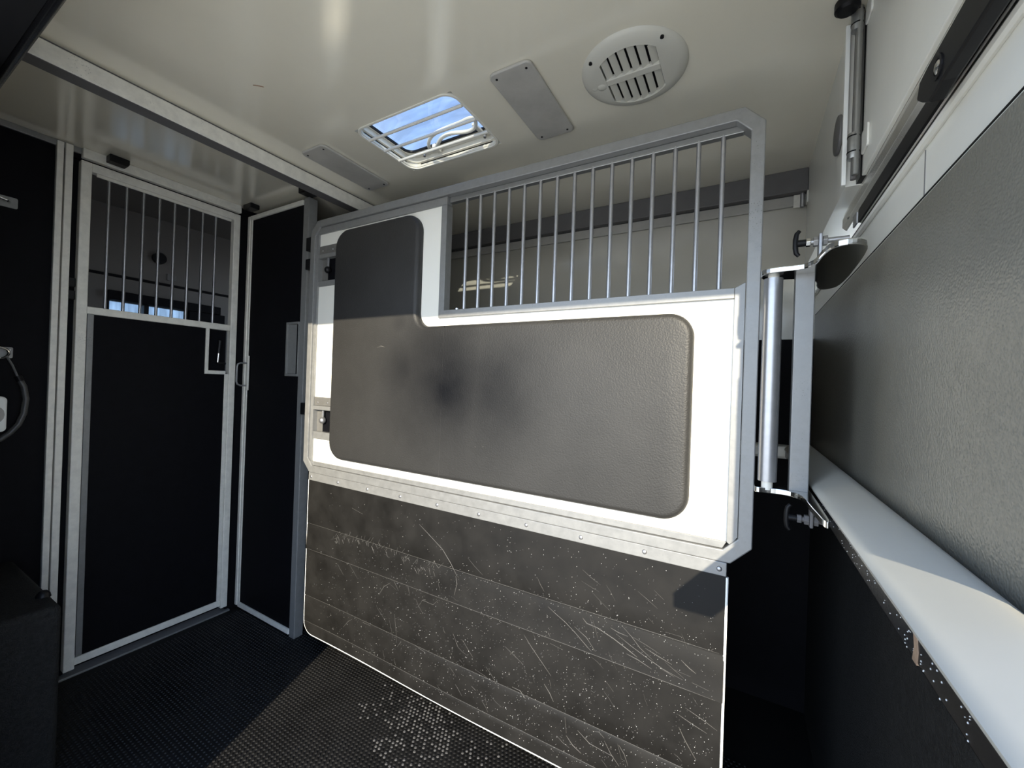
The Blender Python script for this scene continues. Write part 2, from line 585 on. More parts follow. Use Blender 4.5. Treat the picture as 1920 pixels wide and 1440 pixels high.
# front bulkhead with the doorway to the living area
b = MB()
b.box(XL - 0.05, XL, 0.10, 0.574, 0, ZC + 0.04)
b.box(XL - 0.05, XL, 1.246, YF + 0.05, 0, ZC + 0.04)
b.box(XL - 0.05, XL, 0.574, 1.246, 2.285, ZC + 0.04)
wall_left = struct('wall_left', b, M['black'])
MB().box(XL, XL + 0.012, 0.24, 0.60, 2.305, ZC).build('top_trim', M['alu'], wall_left, 0.002)
MB().box(XL, XL + 0.022, 0.524, 0.5445, 0, 2.325).build('door_post', M['alu_dull'], wall_left, 0.002)
MB().box(XL, XL + 0.026, 0.5485, 0.5715, 0, 2.325).build('door_post', M['alu_dull'], wall_left, 0.002)
MB().box(XL, XL + 0.030, 0.600, 1.245, 2.288, 2.33).build('door_header', M['alu_dull'], wall_left, 0.003)
MB().box(XL, XL + 0.020, 0.760, 1.235, 2.296, 2.318).build('header_strip', M['alu'], wall_left, 0.002)
MB().box(XL - 0.045, XL - 0.020, 0.572, 0.606, 0.0, 2.30).build('dark_gap_filler', M['black'], wall_left)  # added black strip that keeps the open gap beside the door dark
MB().box(XL - 0.05, XL + 0.018, 0.574, 1.262, 0.0, 0.010).build('threshold', M['alu'], wall_left, 0.002)

# far side wall
w = MB()
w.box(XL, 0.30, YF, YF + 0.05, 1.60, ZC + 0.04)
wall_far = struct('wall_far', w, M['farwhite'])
MB().box(XL, 0.30, YF - 0.012, YF + 0.05, 1.139, 1.60).build('black_padding', M['black'], wall_far)
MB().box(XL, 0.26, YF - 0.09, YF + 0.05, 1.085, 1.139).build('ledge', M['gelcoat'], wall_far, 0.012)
MB().box(XL, 0.30, YF - 0.004, YF + 0.05, 0.0, 1.085).build('kick_lining', M['black'], wall_far)
MB().box(XL, XR, YF - 0.045, YF, 2.232, ZC).build('cove_profile', M['dark_grey'], wall_far, 0.004)
MB().box(XL, XR, YF - 0.012, YF, 2.183, 2.230).build('cable_cover', M['lens'], wall_far, 0.002)

# rear wall on the right: white above, the swung wall unit with pad and ledge below
w = MB()
w.box(XR, 0.44, 1.346, YF, 1.906, ZC + 0.04)
w.box(0.2475, 0.44, 0.498, 1.346, 1.806, ZC + 0.04)
w.box(0.255, 0.44, 0.498, YF, 1.09, 1.806)
wall_right = struct('wall_right', w, M['gelcoat'])
MB().tube([(0.250, 0.498, 1.788), (0.250, YF, 1.788)], 0.007, 8).build('capping', M['gelcoat'], wall_right, smooth=True)
MB().box(0.262, 0.44, 0.498, YF, 0.0, 1.09).build('kick_lining', M['rubber_rough'], wall_right, label='coarse black rubber lining below the white ledge')
MB().box(0.2540, 0.2552, 0.935, 0.937, 1.70, 1.78).build('panel_joint', M['dark_grey'], wall_right)
led = [(0.258, 1.1300), (0.2465, 1.1310), (0.2460, 1.1490), (0.243, 1.1535), (0.238, 1.1585), (0.232, 1.1635), (0.225, 1.1670), (0.216, 1.1655), (0.205, 1.1610), (0.192, 1.1545), (0.180, 1.1480), (0.166, 1.1400), (0.1585, 1.1345), (0.1545, 1.1280), (0.157, 1.1210), (0.162, 1.117), (0.258, 1.098)]
lm = MB()
ys = [(0.334, 0.86), (0.337, 0.93), (0.343, 0.98), (0.352, 1.0), (2.07, 1.0)]
prev = None
rings = []
for y, s in ys:
    rings.append([lm.bm.verts.new((0.258 - (0.258 - px) * s, y, 1.126 + (pz - 1.126) * (0.6 + 0.4 * s))) for px, pz in led])
for i in range(len(rings) - 1):
    for k in range(len(led)):
        l = (k + 1) % len(led)
        lm.bm.faces.new((rings[i][k], rings[i][l], rings[i + 1][l], rings[i + 1][k]))
lm.bm.faces.new(rings[0]); lm.bm.faces.new(rings[-1][::-1])
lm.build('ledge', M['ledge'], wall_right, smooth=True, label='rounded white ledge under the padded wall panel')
MB().box(0.1585, 0.262, 0.340, 2.07, 1.092, 1.122).build('edge_trim', M['blackgloss'], wall_right, 0.004, label='wet black rubber trim under the white ledge')
md = MB()
rnd = random.Random(3)
for k in range(80):
    y = 0.45 + rnd.random() ** 1.4 * 0.75
    md.dome((0.1585, y, 1.095 + rnd.random() * 0.026), (-1, 0, 0), rnd.uniform(0.0004, 0.0011), 0.0007, 6, 2)
md.build('water_droplets', M['drop'], wall_right, kind='stuff')
MB().prism([(0.56, 1.093), (0.572, 1.093), (0.568, 1.108), (0.572, 1.123), (0.562, 1.123), (0.557, 1.107)], 'x', 0.1578, 0.160).build('brown_stain', M['stain'], wall_right)

# rear frame around the loading opening (outside the picture it only shades)
n_ = MB()
n_.box(XL - 0.06, -1.553, 0.10, 0.20, 0, 2.10)
n_.box(-1.553, -1.396, 0.10, 0.20, 0, 0.47)
n_.box(XL - 0.06, 0.60, 0.06, 0.235, 2.10, 2.42)
n_.box(0.395, 0.60, 0.10, 0.20, 0, 2.10)
wall_near = struct('wall_near', n_, M['blackplastic'])
MB().box(XL, 0.21, 0.235, 0.292, 2.26, 2.42).build('header_infill', M['blackplastic'], wall_near)
MB().box(XL, 0.21, 0.288, 0.322, 2.305, 2.34).build('header_trim', M['alu_dull'], wall_near, 0.003)
MB().tube([(XL, 0.243, 2.118), (0.5, 0.243, 2.118)], 0.016, 10).build('rubber_seal', M['blackgloss'], wall_near, smooth=True)

# ceiling beam
trim = struct('trim_1', MB().box(-1.868, -1.806, 0.285, YF - 0.045, 2.262, 2.322), M['alu_dull'], 0.004)
MB().box(-1.866, -1.808, 0.287, YF - 0.046, 2.2605, 2.2625).build('underside_strip', M['dark_grey'], trim)
MB().box(-1.860, -1.816, 0.285, YF - 0.045, 2.322, ZC).build('shadow_gap', M['dark_grey'], trim)

# living area behind the bulkhead
LX = -3.9
l_ = MB()
WY0, WY1, WZ0, WZ1 = 1.066, 1.545, 1.42, 1.862
l_.box(LX - 0.05, LX, -0.3, WY0, 0, 2.56)
l_.box(LX - 0.05, LX, WY1, 2.65, 0, 2.56)
l_.box(LX - 0.05, LX, WY0, WY1, 0, WZ0)
l_.box(LX - 0.05, LX, WY0, WY1, WZ1, 2.56)
wall_living = struct('wall_front', l_, M['living'])
MB().box(LX, LX + 0.012, -0.3, 2.65, 2.028, 2.046).build('cable_trim', M['black'], wall_living)
MB().box(LX, LX + 0.05, 1.06, 1.76, 1.862, 1.925).build('blind_cassette', M['black'], wall_living, 0.004)
MB().box(LX, LX + 0.03, 1.548, 1.80, 1.42, 1.862).build('dark_panel', M['black'], wall_living)
q = MB(); q.box(LX - 0.05, XL - 0.05, -0.35, -0.3, 0, 2.56); q.box(LX - 0.05, XL - 0.05, 2.65, 2.7, 0, 2.56)
struct('wall_side', q, M['living'])
q = MB(); q.box(LX - 0.05, XL - 0.05, -0.3, 2.65, 2.525, 2.56); q.box(XL - 0.06, XL - 0.05, -0.3, 2.65, ZC + 0.02, 2.56)
struct('trim_2', q, M['living'], label='grey ceiling of the compartment behind the barred door')
struct('trim_3', MB().box(LX - 0.05, XL - 0.05, -0.3, 2.65, -0.05, 0), M['black'], label='dark floor of the compartment behind the barred door')
win = MB()
win.ring([(WY0, WZ0), (WY1, WZ0), (WY1, WZ1), (WY0, WZ1)], [(WY0 + .012, WZ0 + .012), (WY1 - .012, WZ0 + .012), (WY1 - .012, WZ1 - .004), (WY0 + .012, WZ1 - .004)], 'x', LX - 0.045, LX + 0.006)
window = struct('window_1', win, M['blackplastic'])
MB().box(LX - 0.04, LX + 0.004, 1.270, 1.298, WZ0, WZ1).build('mullion', M['blackplastic'], window)
MB().box(LX - 0.026, LX - 0.022, WY0 + .01, 1.272, WZ0 + .01, WZ1).build('pane', M['pane'], window)
MB().box(LX - 0.026, LX - 0.022, 1.296, WY1 - .01, WZ0 + .01, WZ1).build('pane', M['pane'], window)
o = MB().tube([(LX, 1.346, 2.226), (LX + 0.03, 1.346, 2.226)], 0.042, 20).build('wall_speaker', M['blackplastic'], None, smooth=True)
tag(o, 'round black disc on the grey wall seen through the door bars', 'disc')
o = MB().box(LX, LX + 0.01, 1.40, 1.46, 2.075, 2.125).build('wall_socket', M['dark_grey'], None, 0.002)
tag(o, 'small grey wall plate seen through the door bars below the disc', 'plate')

# outside ground and a tree beyond the window
g = struct('ground', MB().box(-60, 60, -60, 60, -1.1, -1.0), M['ground'])
t = thing('tree', 'green tree seen through the small window behind the bars', 'tree', (-9.0, 3.72, -1.0))
MB().tube([(-9, 3.72, -1), (-9.03, 3.75, 0.6), (-9.0, 3.8, 1.6), (-9.05, 3.85, 2.2)], 0.06, 8, radii=[.08, .06, .04, .02]).build('trunk', M['bark'], t, smooth=True)
lf = MB()
rnd = random.Random(11)
for k in range(900):
    a, bq, r = rnd.uniform(0, 2 * math.pi), rnd.uniform(-1, 1), rnd.random() ** 0.4
    p = Vector((-9 + 0.5 * r * math.cos(a), 3.85 + 0.42 * r * math.sin(a) * math.sqrt(1 - bq * bq), 1.75 + 0.62 * r * bq))
    u = Vector((rnd.uniform(-1, 1), rnd.uniform(-1, 1), rnd.uniform(-1, 1))).normalized() * 0.05
    v = u.orthogonal().normalized() * 0.028
    vs = [lf.bm.verts.new(p + d) for d in (u, v, -u, -v)]
    lf.bm.faces.new(vs)
lf.build('foliage', M['leafy'], t)['kind'] = 'stuff'

# ------------------------------------------------------------------ the barred door in the bulkhead (door_1)
DX0, DX1 = XL - 0.015, XL + 0.022
d = bpy.data.objects.new('door_1', None); COL.objects.link(d); d.location = (XL, 0.92, 0.03); d['kind'] = 'structure'
d['label'] = 'black panelled aluminium door with a barred upper opening'
fr = MB()
fr.box(DX0, DX1, 0.597, 0.632, 0.035, 2.278)
fr.box(DX0, DX1, 1.212, 1.245, 0.035, 2.278)
fr.box(DX0, DX1, 0.632, 1.212, 2.240, 2.278)
fr.build('frame', M['alu_dull'], d, 0.003)
MB().box(DX0, DX1 - 0.004, 0.632, 1.212, 1.610, 1.643).build('mid_rail', M['alu_dull'], d, 0.003)
MB().box(DX0, DX1 - 0.006, 0.632, 1.212, 0.048, 0.082).build('bottom_rail', M['alu_dull'], d, 0.003)
MB().box(DX1 - 0.010, DX1 - 0.002, 0.634, 0.655, 0.085, 1.612).build('panel_trim', M['alu'], d, 0.002)
MB().box(DX1 - 0.010, DX1 - 0.002, 1.191, 1.211, 0.085, 1.365).build('panel_trim', M['alu_dull'], d, 0.002)
MB().box(DX1 - 0.012, DX1 - 0.004, 0.648, 1.200, 2.226, 2.240).build('grille_rail', M['alu_dull'], d, 0.002)
pn = MB()
pn.box(DX0 + 0.006, DX1 - 0.012, 0.640, 1.100, 0.08, 1.612)
pn.box(DX0 + 0.006, DX1 - 0.012, 1.100, 1.205, 0.08, 1.37)
pn.box(DX0 + 0.002, DX0 + 0.006, 1.095, 1.205, 1.37, 1.612)
pn.build('panel', M['black'], d)
MB().box(DX1 - 0.012, DX1 - 0.002, 1.094, 1.110, 1.362, 1.612).build('recess_trim', M['alu_dull'], d, 0.002)
MB().box(DX1 - 0.012, DX1 - 0.002, 1.1105, 1.195, 1.362, 1.382).build('recess_trim', M['alu_dull'], d, 0.002)
bar0 = ctube(XL + 0.004, 0.693, 1.640, 2.236, 0.0062).build('bar', M['galv'], d, smooth=True)
for k in range(1, 8):
    copy_part(bar0, dy=0.0621 * k)
lv = MB()
lv.tube([(XL - 0.005, 1.160, 1.425), (XL + 0.004, 1.160, 1.425), (XL + 0.008, 1.186, 1.424), (XL + 0.006, 1.196, 1.423)], 0.008, 8)
lever = lv.build('lever_base', M['blackplastic'], d, smooth=True)
MB().tube([(XL + 0.006, 1.160, 1.428), (XL + 0.010, 1.161, 1.480)], 0.0045, 8).build('lever_stem', M['polished'], lever, smooth=True)
MB().tube([(XL + 0.010, 1.161, 1.478), (XL + 0.014, 1.164, 1.550)], 0.0085, 8).build('lever_grip', M['blackplastic'], lever, smooth=True)
hb = MB().box(XL - 0.004, XL + 0.012, 0.5735, 0.5955, 1.72, 1.76).build('hinge', M['blackplastic'], d, 0.003)
copy_part(hb, dz=-0.055)
o = MB().prism([(0.672, 2.298), (0.735, 2.298), (0.741, 2.31), (0.741, 2.329), (0.672, 2.329)], 'x', XL + 0.031, XL + 0.078).build('door_buffer', M['blackplastic'], None, 0.003)
tag(o, 'black rubber buffer block above the barred door', 'buffer')

# ------------------------------------------------------------------ the narrow black panel beside the door
PY = 1.300
sp = thing('side_panel', 'narrow black panel with recessed pull between barred door and partition', 'panel', (-2.28, PY, 0))
bd = MB()
bd.box(-2.545, -2.14, PY + 0.004, PY + 0.030, 0.035, 2.275)
bd.box(-2.14, -2.035, PY + 0.004, PY + 0.030, 0.035, 1.367)
bd.box(-2.14, -2.035, PY + 0.004, PY + 0.030, 1.652, 2.275)
bd.build('board', M['black'], sp)
MB().box(-2.556, -2.534, PY - 0.008, PY + 0.032, 0.02, 2.29).build('stile', M['alu_dull'], sp, 0.003)
MB().box(-2.534, -2.518, PY - 0.003, PY + 0.004, 0.04, 2.272).build('stile_trim', M['alu_dull'], sp, 0.002)
MB().box(-2.534, -2.035, PY - 0.006, PY + 0.032, 2.268, 2.292).build('top_rail', M['alu_dull'], sp, 0.003)
MB().box(-2.534, -2.035, PY - 0.004, PY + 0.032, 0.012, 0.040).build('bottom_rail', M['alu_dull'], sp, 0.003)
MB().box(-2.034, -1.990, PY, PY + 0.050, 0.0, 2.300).build('post', M['alu'], sp, 0.003)
rc = MB()
rc.ring([(-2.142, 1.365), (-2.035, 1.365), (-2.035, 1.652), (-2.142, 1.652)], [(-2.131, 1.377), (-2.036, 1.377), (-2.036, 1.641), (-2.131, 1.641)], 'y', PY - 0.006, PY + 0.006)
pull = rc.build('recess_frame', M['alu'], sp, 0.001)
MB().prism([(-2.128, PY + 0.0005), (-2.064, PY + 0.0045), (-2.064, PY + 0.012), (-2.128, PY + 0.012)], 'z', 1.378, 1.640).build('pull_plate', M['alu'], pull)
MB().box(-2.064, -2.035, PY + 0.0055, PY + 0.012, 1.376, 1.642).build('slot', M['black'], pull)
MB().dome((-2.046, PY + 0.0055, 1.430), (0, -1, 0), 0.007, 0.004, 10, 3).build('catch', M['galv'], pull, smooth=True)
MB().box(-2.520, -2.498, PY - 0.010, PY + 0.0, 1.275, 1.475).build('handle_plate', M['alu_dull'], sp, 0.002)
MB().tube([(-2.508, PY - 0.008, 1.432), (-2.512, PY - 0.040, 1.432), (-2.514, PY - 0.055, 1.424), (-2.514, PY - 0.060, 1.410), (-2.514, PY - 0.060, 1.325), (-2.514, PY - 0.055, 1.310), (-2.512, PY - 0.040, 1.302), (-2.508, PY - 0.008, 1.302)], 0.0048, 8).build('grab_handle', M['galv'], sp, smooth=True)
o = MB().box(-1.966, -1.905, PY - 0.05, PY + 0.02, 2.300, 2.330).build('post_bracket', M['blackplastic'], None, 0.004)
o.location.x = -0.042
tag(o, 'black bracket fixing the post top to the ceiling beam', 'bracket')
o = MB().box(-2.50, -2.42, 1.235, 1.285, 2.302, 2.329).build('corner_stop', M['blackplastic'], None, 0.004)
tag(o, 'black stop block on the ceiling above the door corner', 'block')

# ------------------------------------------------------------------ the padded partition
YP = 1.278
pt = thing('stall_partition', 'large white stall partition with black pad, barred opening and rubber flap', 'partition', (-0.94, YP + 0.03, 0.1))
fo = chamfer(-1.914, 0.031, 0.893, 2.141, 0.050)
fi = chamfer(-1.880, -0.003, 0.927, 2.107, 0.036)
MB().ring(fo, fi, 'y', YP - 0.012, YP + 0.036).build('frame', M['alu'], pt, 0.003)
# inner angle trims
MB().prism([(-1.880, 0.963), (-1.861, 0.947), (-1.861, 2.074), (-1.880, 2.071)], 'y', YP - 0.003, YP + 0.03).build('edge_trim', M['alu'], pt, 0.001)
MB().prism([(-1.861, 2.0745), (-1.054, 2.0745), (-1.054, 2.106), (-1.846, 2.106), (-1.879, 2.0725)], 'y', YP - 0.002, YP + 0.03).build('edge_trim', M['alu'], pt, 0.001)
MB().prism([(-1.861, 0.9465), (-1.879, 0.962), (-1.846, 0.928), (-0.040, 0.928), (-0.0305, 0.9465)], 'y', YP - 0.002, YP + 0.03).build('edge_trim', M['alu'], pt, 0.001)
MB().prism([(-0.030, 0.9475), (-0.020, 0.940), (-0.004, 0.965), (-0.004, 1.662), (-0.030, 1.648)], 'y', YP - 0.003, YP + 0.03).build('edge_trim', M['alu'], pt, 0.001)
MB().prism([(-1.081, 1.6195), (-1.0535, 1.648), (-1.0535, 2.0735), (-1.081, 2.0735)], 'y', YP - 0.002, YP + 0.035).build('grille_trim', M['alu'], pt, 0.001)
MB().prism([(-1.081, 1.6195), (-0.0305, 1.6195), (-0.0305, 1.648), (-1.0535, 1.648)], 'y', YP - 0.004, YP + 0.035).build('grille_trim', M['alu'], pt, 0.001)
MB().box(-1.0535, -0.020, YP + 0.014, YP + 0.035, 2.086, 2.1065).build('bar_plate', M['hatchsteel'], pt, 0.002)  # dark steel stands in for the shade under the top frame
# white boards (the left column is cut for the two latches)
wbm = MB()
wy0, wy1 = YP + 0.006, YP + 0.028
wbm.box(-1.700, -1.081, wy0, wy1, 0.946, 2.075)
wbm.box(-1.081, -0.030, wy0, wy1, 0.946, 1.620)
for z0, z1 in ((0.946, 1.058), (1.266, 1.815), (2.016, 2.075)):
    wbm.box(-1.861, -1.700, wy0, wy1, z0, z1)
wbm.build('board', M['white'], pt)
for zt, ball_m, zb in ((1.975, M['blackplastic'], 1.895), (1.2245, M['galv'], 1.153)):
    zlo = zt - (0.134 if zt > 1.5 else 0.1295)
    lp = MB()
    lp.box(-1.861, -1.702, YP + 0.003, YP + 0.02, zt, zt + 0.0405)
    lt = lp.build('latch_plate', M['latchmetal'], pt, 0.0015)
    MB().box(-1.861, -1.702, YP + 0.001, YP + 0.026, zlo - 0.027 if zt > 1.5 else zlo - 0.036, zlo).build('latch_sill', M['alu'], pt, 0.002)
    MB().box(-1.861, -1.702, YP - 0.004, YP + 0.026, zt - 0.022, zt - 0.001).build('latch_lip', M['alu'], lt, 0.004)
    MB().box(-1.861, -1.818, YP + 0.022, YP + 0.027, zlo, zt - 0.02).build('latch_back', M['latchmetal'], lt)
    MB().box(-1.818, -1.702, YP + 0.024, YP + 0.028, zlo, zt - 0.02).build('latch_slot', M['black'], lt)
    MB().tube([(-1.800, YP + 0.010, zb), (-1.800, YP + 0.010, zt - 0.02)], 0.006, 8).build('latch_pin', M['galv'], lt, smooth=True)
    MB().ball((-1.800, YP + 0.008, zb), 0.017, 16).build('ball_knob', ball_m, lt, smooth=True)
    rv = MB().dome((-1.835, YP + 0.003, zt + 0.016), (0, -1, 0), 0.004, 0.002, 8, 2).build('screw', M['galv'], lt, smooth=True)
    copy_part(rv, dx=0.075)
# bars
bar0 = ctube(-0.970, YP + 0.020, 1.646, 2.092, 0.0066, 12).build('bar', M['galv'], pt, smooth=True)
for k in range(1, 15):
    copy_part(bar0, dx=0.0642 * k)
bo = MB().tube([(-1.000, YP + 0.014, 1.648), (-1.000, YP + 0.014, 1.656)], 0.006, 8).build('bolt', M['polished'], pt, smooth=True)
# L-shaped pad
def arc(cx, cz, r, a0, a1, n=10):
    return [(cx + r * math.cos(math.radians(a0 + (a1 - a0) * k / n)), cz + r * math.sin(math.radians(a0 + (a1 - a0) * k / n))) for k in range(n + 1)]
px0, px1, px2 = -1.714, -1.180, -0.129
pz0, pz1, pz2 = 0.980, 1.586, 2.062
R = 0.085
ol = []
ol += arc(px0 + R, pz0 + R, R, 180, 270)
ol += arc(px2 - 0.075, pz0 + 0.075, 0.075, 270, 360)
ol += arc(px2 - 0.07, pz1 - 0.07, 0.07, 0, 90)
ol += arc(px1 + 0.06, pz1 + 0.06, 0.06, 270, 180)
ol += arc(px1 - 0.08, pz2 - 0.08, 0.08, 0, 90)
ol += arc(px0 + R, pz2 - R, R, 90, 180)
pad = cushion(ol, 'y', YP + 0.006, YP - 0.024, 0.020).build('pad', M['pad'], pt, smooth=True)
MB().box(-1.034, -1.031, YP - 0.0246, YP - 0.02, 0.99, 1.583).build('seam', M['pad'], pad, 0.0006)
mk = MB()
for (x, z, n) in ((-0.42, 1.55, 3), (-0.21, 1.50, 9), (-0.85, 1.12, 2)):
    for k in range(n):
        mk.dome((x + rnd.uniform(-.03, .03), YP - 0.024, z + rnd.uniform(-.03, .03)), (0, -1, 0), 0.0018, 0.0005, 6, 2)
mk.strip([(-1.40, YP - 0.0242, 1.502), (-1.375, YP - 0.0242, 1.508), (-1.35, YP - 0.0242, 1.502)], 0.006, (0, -1, 0))
mk.build('pad_marks', M['mark'], pad, kind='stuff')
# riveted strip and rubber flap
MB().box(-1.866, -0.027, YP - 0.011, YP + 0.004, 0.8545, 0.8925).build('rivet_strip', M['alu'], pt, 0.002)
rv = MB().dome((-1.846, YP - 0.011, 0.873), (0, -1, 0), 0.0075, 0.0035, 12, 3).build('rivet', M['galv'], pt, smooth=True)
for k in range(1, 10):
    copy_part(rv, dx=0.2001 * k)
FX0, FX1, FZ0, FZ1 = -1.868, -0.026, 0.100, 0.858
yf0, yf1 = YP - 0.008, YP + 0.004
fm = MB()
zs = [FZ0, 0.118, 0.14, 0.152, 0.1545, 0.157, 0.19, 0.25, 0.279, 0.2815, 0.284, 0.33, 0.40, 0.46, 0.500, 0.5105, 0.5135, 0.53, 0.58, 0.634, 0.6375, 0.641, 0.70, 0.78, FZ1]
xs = [FX0 + (FX1 - FX0) * k / 40 for k in range(41)]
def flap_y(x, z):
    y = yf0
    t = (x - FX0) / (FX1 - FX0)
    for zc, dep in ((0.1545, 0.0012), (0.2815, 0.0015), (0.6375, 0.0012)):
        if abs(z - zc) < 0.002: y += dep
    bulge = 0.002 + 0.007 * t ** 1.5
    if 0.5135 > z > 0.40: y -= bulge * 0.0
    if z >= 0.512: y -= bulge * max(0, 1 - (z - 0.5135) / 0.11) ** 2
    y += 0.004 * math.sin(3.1 * t * math.pi) * (FZ1 - z)
    return y
def flap_clip(x, z):
    r = 0.060
    if x < FX0 + r and z < FZ0 + r:
        dx, dz = x - (FX0 + r), z - (FZ0 + r)
        m = max(abs(dx), abs(dz)); l = math.hypot(dx, dz)
        if l > 1e-6:
            x, z = FX0 + r + dx * m / l, FZ0 + r + dz * m / l
    return x, z
xs = sorted(xs + [FX0 + 0.01, FX0 + 0.02, FX0 + 0.03, FX0 + 0.06])
grid = []
for x in xs:
    row = []
    for z in zs:
        cx, cz = flap_clip(x, z)
        row.append((fm.bm.verts.new((cx, flap_y(x, z), cz)), fm.bm.verts.new((cx, flap_y(x, z) + 0.009, cz))))
    grid.append(row)
for i in range(len(xs) - 1):
    for j in range(len(zs) - 1):
        for s in (0, 1):
            fm.bm.faces.new((grid[i][j][s], grid[i + 1][j][s], grid[i + 1][j + 1][s], grid[i][j + 1][s]))
for i in range(len(xs) - 1):
    for j in (0, len(zs) - 1):
        fm.bm.faces.new((grid[i][j][0], grid[i + 1][j][0], grid[i + 1][j][1], grid[i][j][1]))
for j in range(len(zs) - 1):
    for i in (0, len(xs) - 1):
        fm.bm.faces.new((grid[i][j][0], grid[i][j + 1][0], grid[i][j + 1][1], grid[i][j][1]))
flap = fm.build('rubber_flap', M['flap'], pt, smooth=True, label='scratched black rubber flap along the bottom')
edge = [(FX0, FZ1 - 0.004)] + [flap_clip(FX0, z) for z in (0.6, 0.4, 0.25, 0.17)] + arc(FX0 + 0.06, FZ0 + 0.06, 0.06, 180, 270, 6) + [(FX0 + (FX1 - FX0) * k / 12, FZ0) for k in range(1, 13)] + [(FX1, z) for z in (0.25, 0.45, 0.65, 0.852)]
MB().tube([(x, flap_y(x, z) + 0.004, z) for x, z in edge], 0.0046, 8).build('edge_bead', M['tag'], flap, smooth=True, label='pale bead around the flap edge')
for z, x1 in ((0.6405, FX1 - 0.012), (0.5145, FX1 - 0.018), (0.2845, FX1 - 0.012), (0.1575, FX1 - 0.012)):
    MB().strip([(FX0 + 0.012 + (x1 - FX0 - 0.012) * k / 20, flap_y(FX0 + 0.012 + (x1 - FX0 - 0.012) * k / 20, z) - 0.0004, z) for k in range(21)], 0.0016, (0, -1, 0)).build('crease_line', M['mark'], flap)
SCR = [[(-1.136,0.777),(-1.082,0.746),(-1.011,0.703),(-0.97,0.661),(-0.936,0.618)],[(-1.049,0.644),(-1.028,0.626),(-1.003,0.653)],[(-1.076,0.614),(-1.068,0.589)],[(-1.544,0.77),(-1.472,0.756)],[(-1.686,0.596),(-1.629,0.615)],[(-0.942,0.617),(-0.935,0.588),(-0.945,0.544)],[(-1.256,0.371),(-1.245,0.312),(-1.239,0.258)],[(-0.945,0.395),(-0.921,0.355)],[(-1.354,0.427),(-1.324,0.471),(-1.285,0.498)],[(-1.579,0.212),(-1.544,0.251),(-1.518,0.269)],[(-1.448,0.276),(-1.397,0.277)],[(-1.132,0.284),(-1.103,0.278),(-1.074,0.275)],[(-1.234,0.243),(-1.213,0.273),(-1.216,0.255)],[(-1.125,0.444),(-1.105,0.477),(-1.049,0.475),(-1.023,0.501)],[(-0.851,0.23),(-0.832,0.222)],[(-0.896,0.28),(-0.888,0.301)],[(-0.597,0.703),(-0.586,0.683),(-0.57,0.662)],[(-0.554,0.615),(-0.524,0.599),(-0.49,0.583),(-0.452,0.559),(-0.415,0.533),(-0.397,0.522)],[(-0.457,0.579),(-0.416,0.558),(-0.384,0.526)],[(-0.431,0.615),(-0.417,0.602),(-0.382,0.599),(-0.33,0.583),(-0.28,0.563),(-0.256,0.553)],[(-0.34,0.613),(-0.314,0.606),(-0.286,0.604)],[(-0.322,0.6),(-0.273,0.578),(-0.217,0.557),(-0.183,0.546),(-0.128,0.536)],[(-0.288,0.552),(-0.256,0.547),(-0.213,0.535)],[(-0.303,0.629),(-0.274,0.606),(-0.249,0.582),(-0.21,0.56)],[(-0.234,0.587),(-0.203,0.578),(-0.158,0.567)],[(-0.21,0.556),(-0.183,0.546),(-0.15,0.536)],[(-0.194,0.546),(-0.157,0.537)],[(-0.134,0.588),(-0.112,0.573),(-0.094,0.565)],[(-0.15,0.555),(-0.108,0.552)],[(-0.641,0.491),(-0.608,0.456),(-0.566,0.417),(-0.535,0.388)],[(-0.54,0.373),(-0.534,0.353)],[(-0.559,0.352),(-0.538,0.329),(-0.523,0.306)],[(-0.542,0.495),(-0.496,0.489)],[(-0.135,0.396),(-0.116,0.363),(-0.087,0.324)],[(-0.348,0.256),(-0.326,0.224),(-0.3,0.2)],[(-0.303,0.264),(-0.286,0.244),(-0.273,0.214)],[(-0.388,0.269),(-0.366,0.275),(-0.349,0.264)],[(-0.474,0.215),(-0.452,0.194),(-0.422,0.181)],[(-0.436,0.249),(-0.395,0.225),(-0.318,0.22)],[(-0.481,0.273),(-0.474,0.223)],[(-0.681,0.294),(-0.649,0.293),(-0.627,0.274)],[(-0.119,0.457),(-0.077,0.444),(-0.037,0.429)],[(-0.136,0.43),(-0.1,0.419),(-0.062,0.41)],[(-0.55,0.131),(-0.545,0.126)],[(-0.351,0.444),(-0.324,0.419)],[(-0.229,0.68),(-0.213,0.667)],[(-0.179,0.653),(-0.136,0.654)],[(-0.104,0.538),(-0.06,0.533)]]
sc = MB()
rnd = random.Random(5)
def fp(x, z, e=0.0004):
    return (x, flap_y(x, z) - e, z)
for l in SCR:
    sc.strip([fp(*p) for p in l], rnd.uniform(0.0014, 0.0030), (0, -1, 0))
for k in range(75):                                   # a scribble of short scuffs
    t = rnd.random()
    x = -1.66 + 0.62 * t
    z = 0.608 + 0.028 * math.sin(math.pi * min(1, t * 1.2)) + rnd.uniform(-0.016, 0.016)
    a = rnd.uniform(0.6, 1.4) * (1 if rnd.random() < 0.6 else -1)
    l = rnd.uniform(0.012, 0.034)
    sc.strip([fp(x, z), fp(x + l * math.cos(a) * 0.5, z + l * math.sin(a) * 0.5 * 0.9), fp(x + l * math.cos(a) * 0.9, z + l * math.sin(a))], rnd.uniform(0.0012, 0.0022), (0, -1, 0))
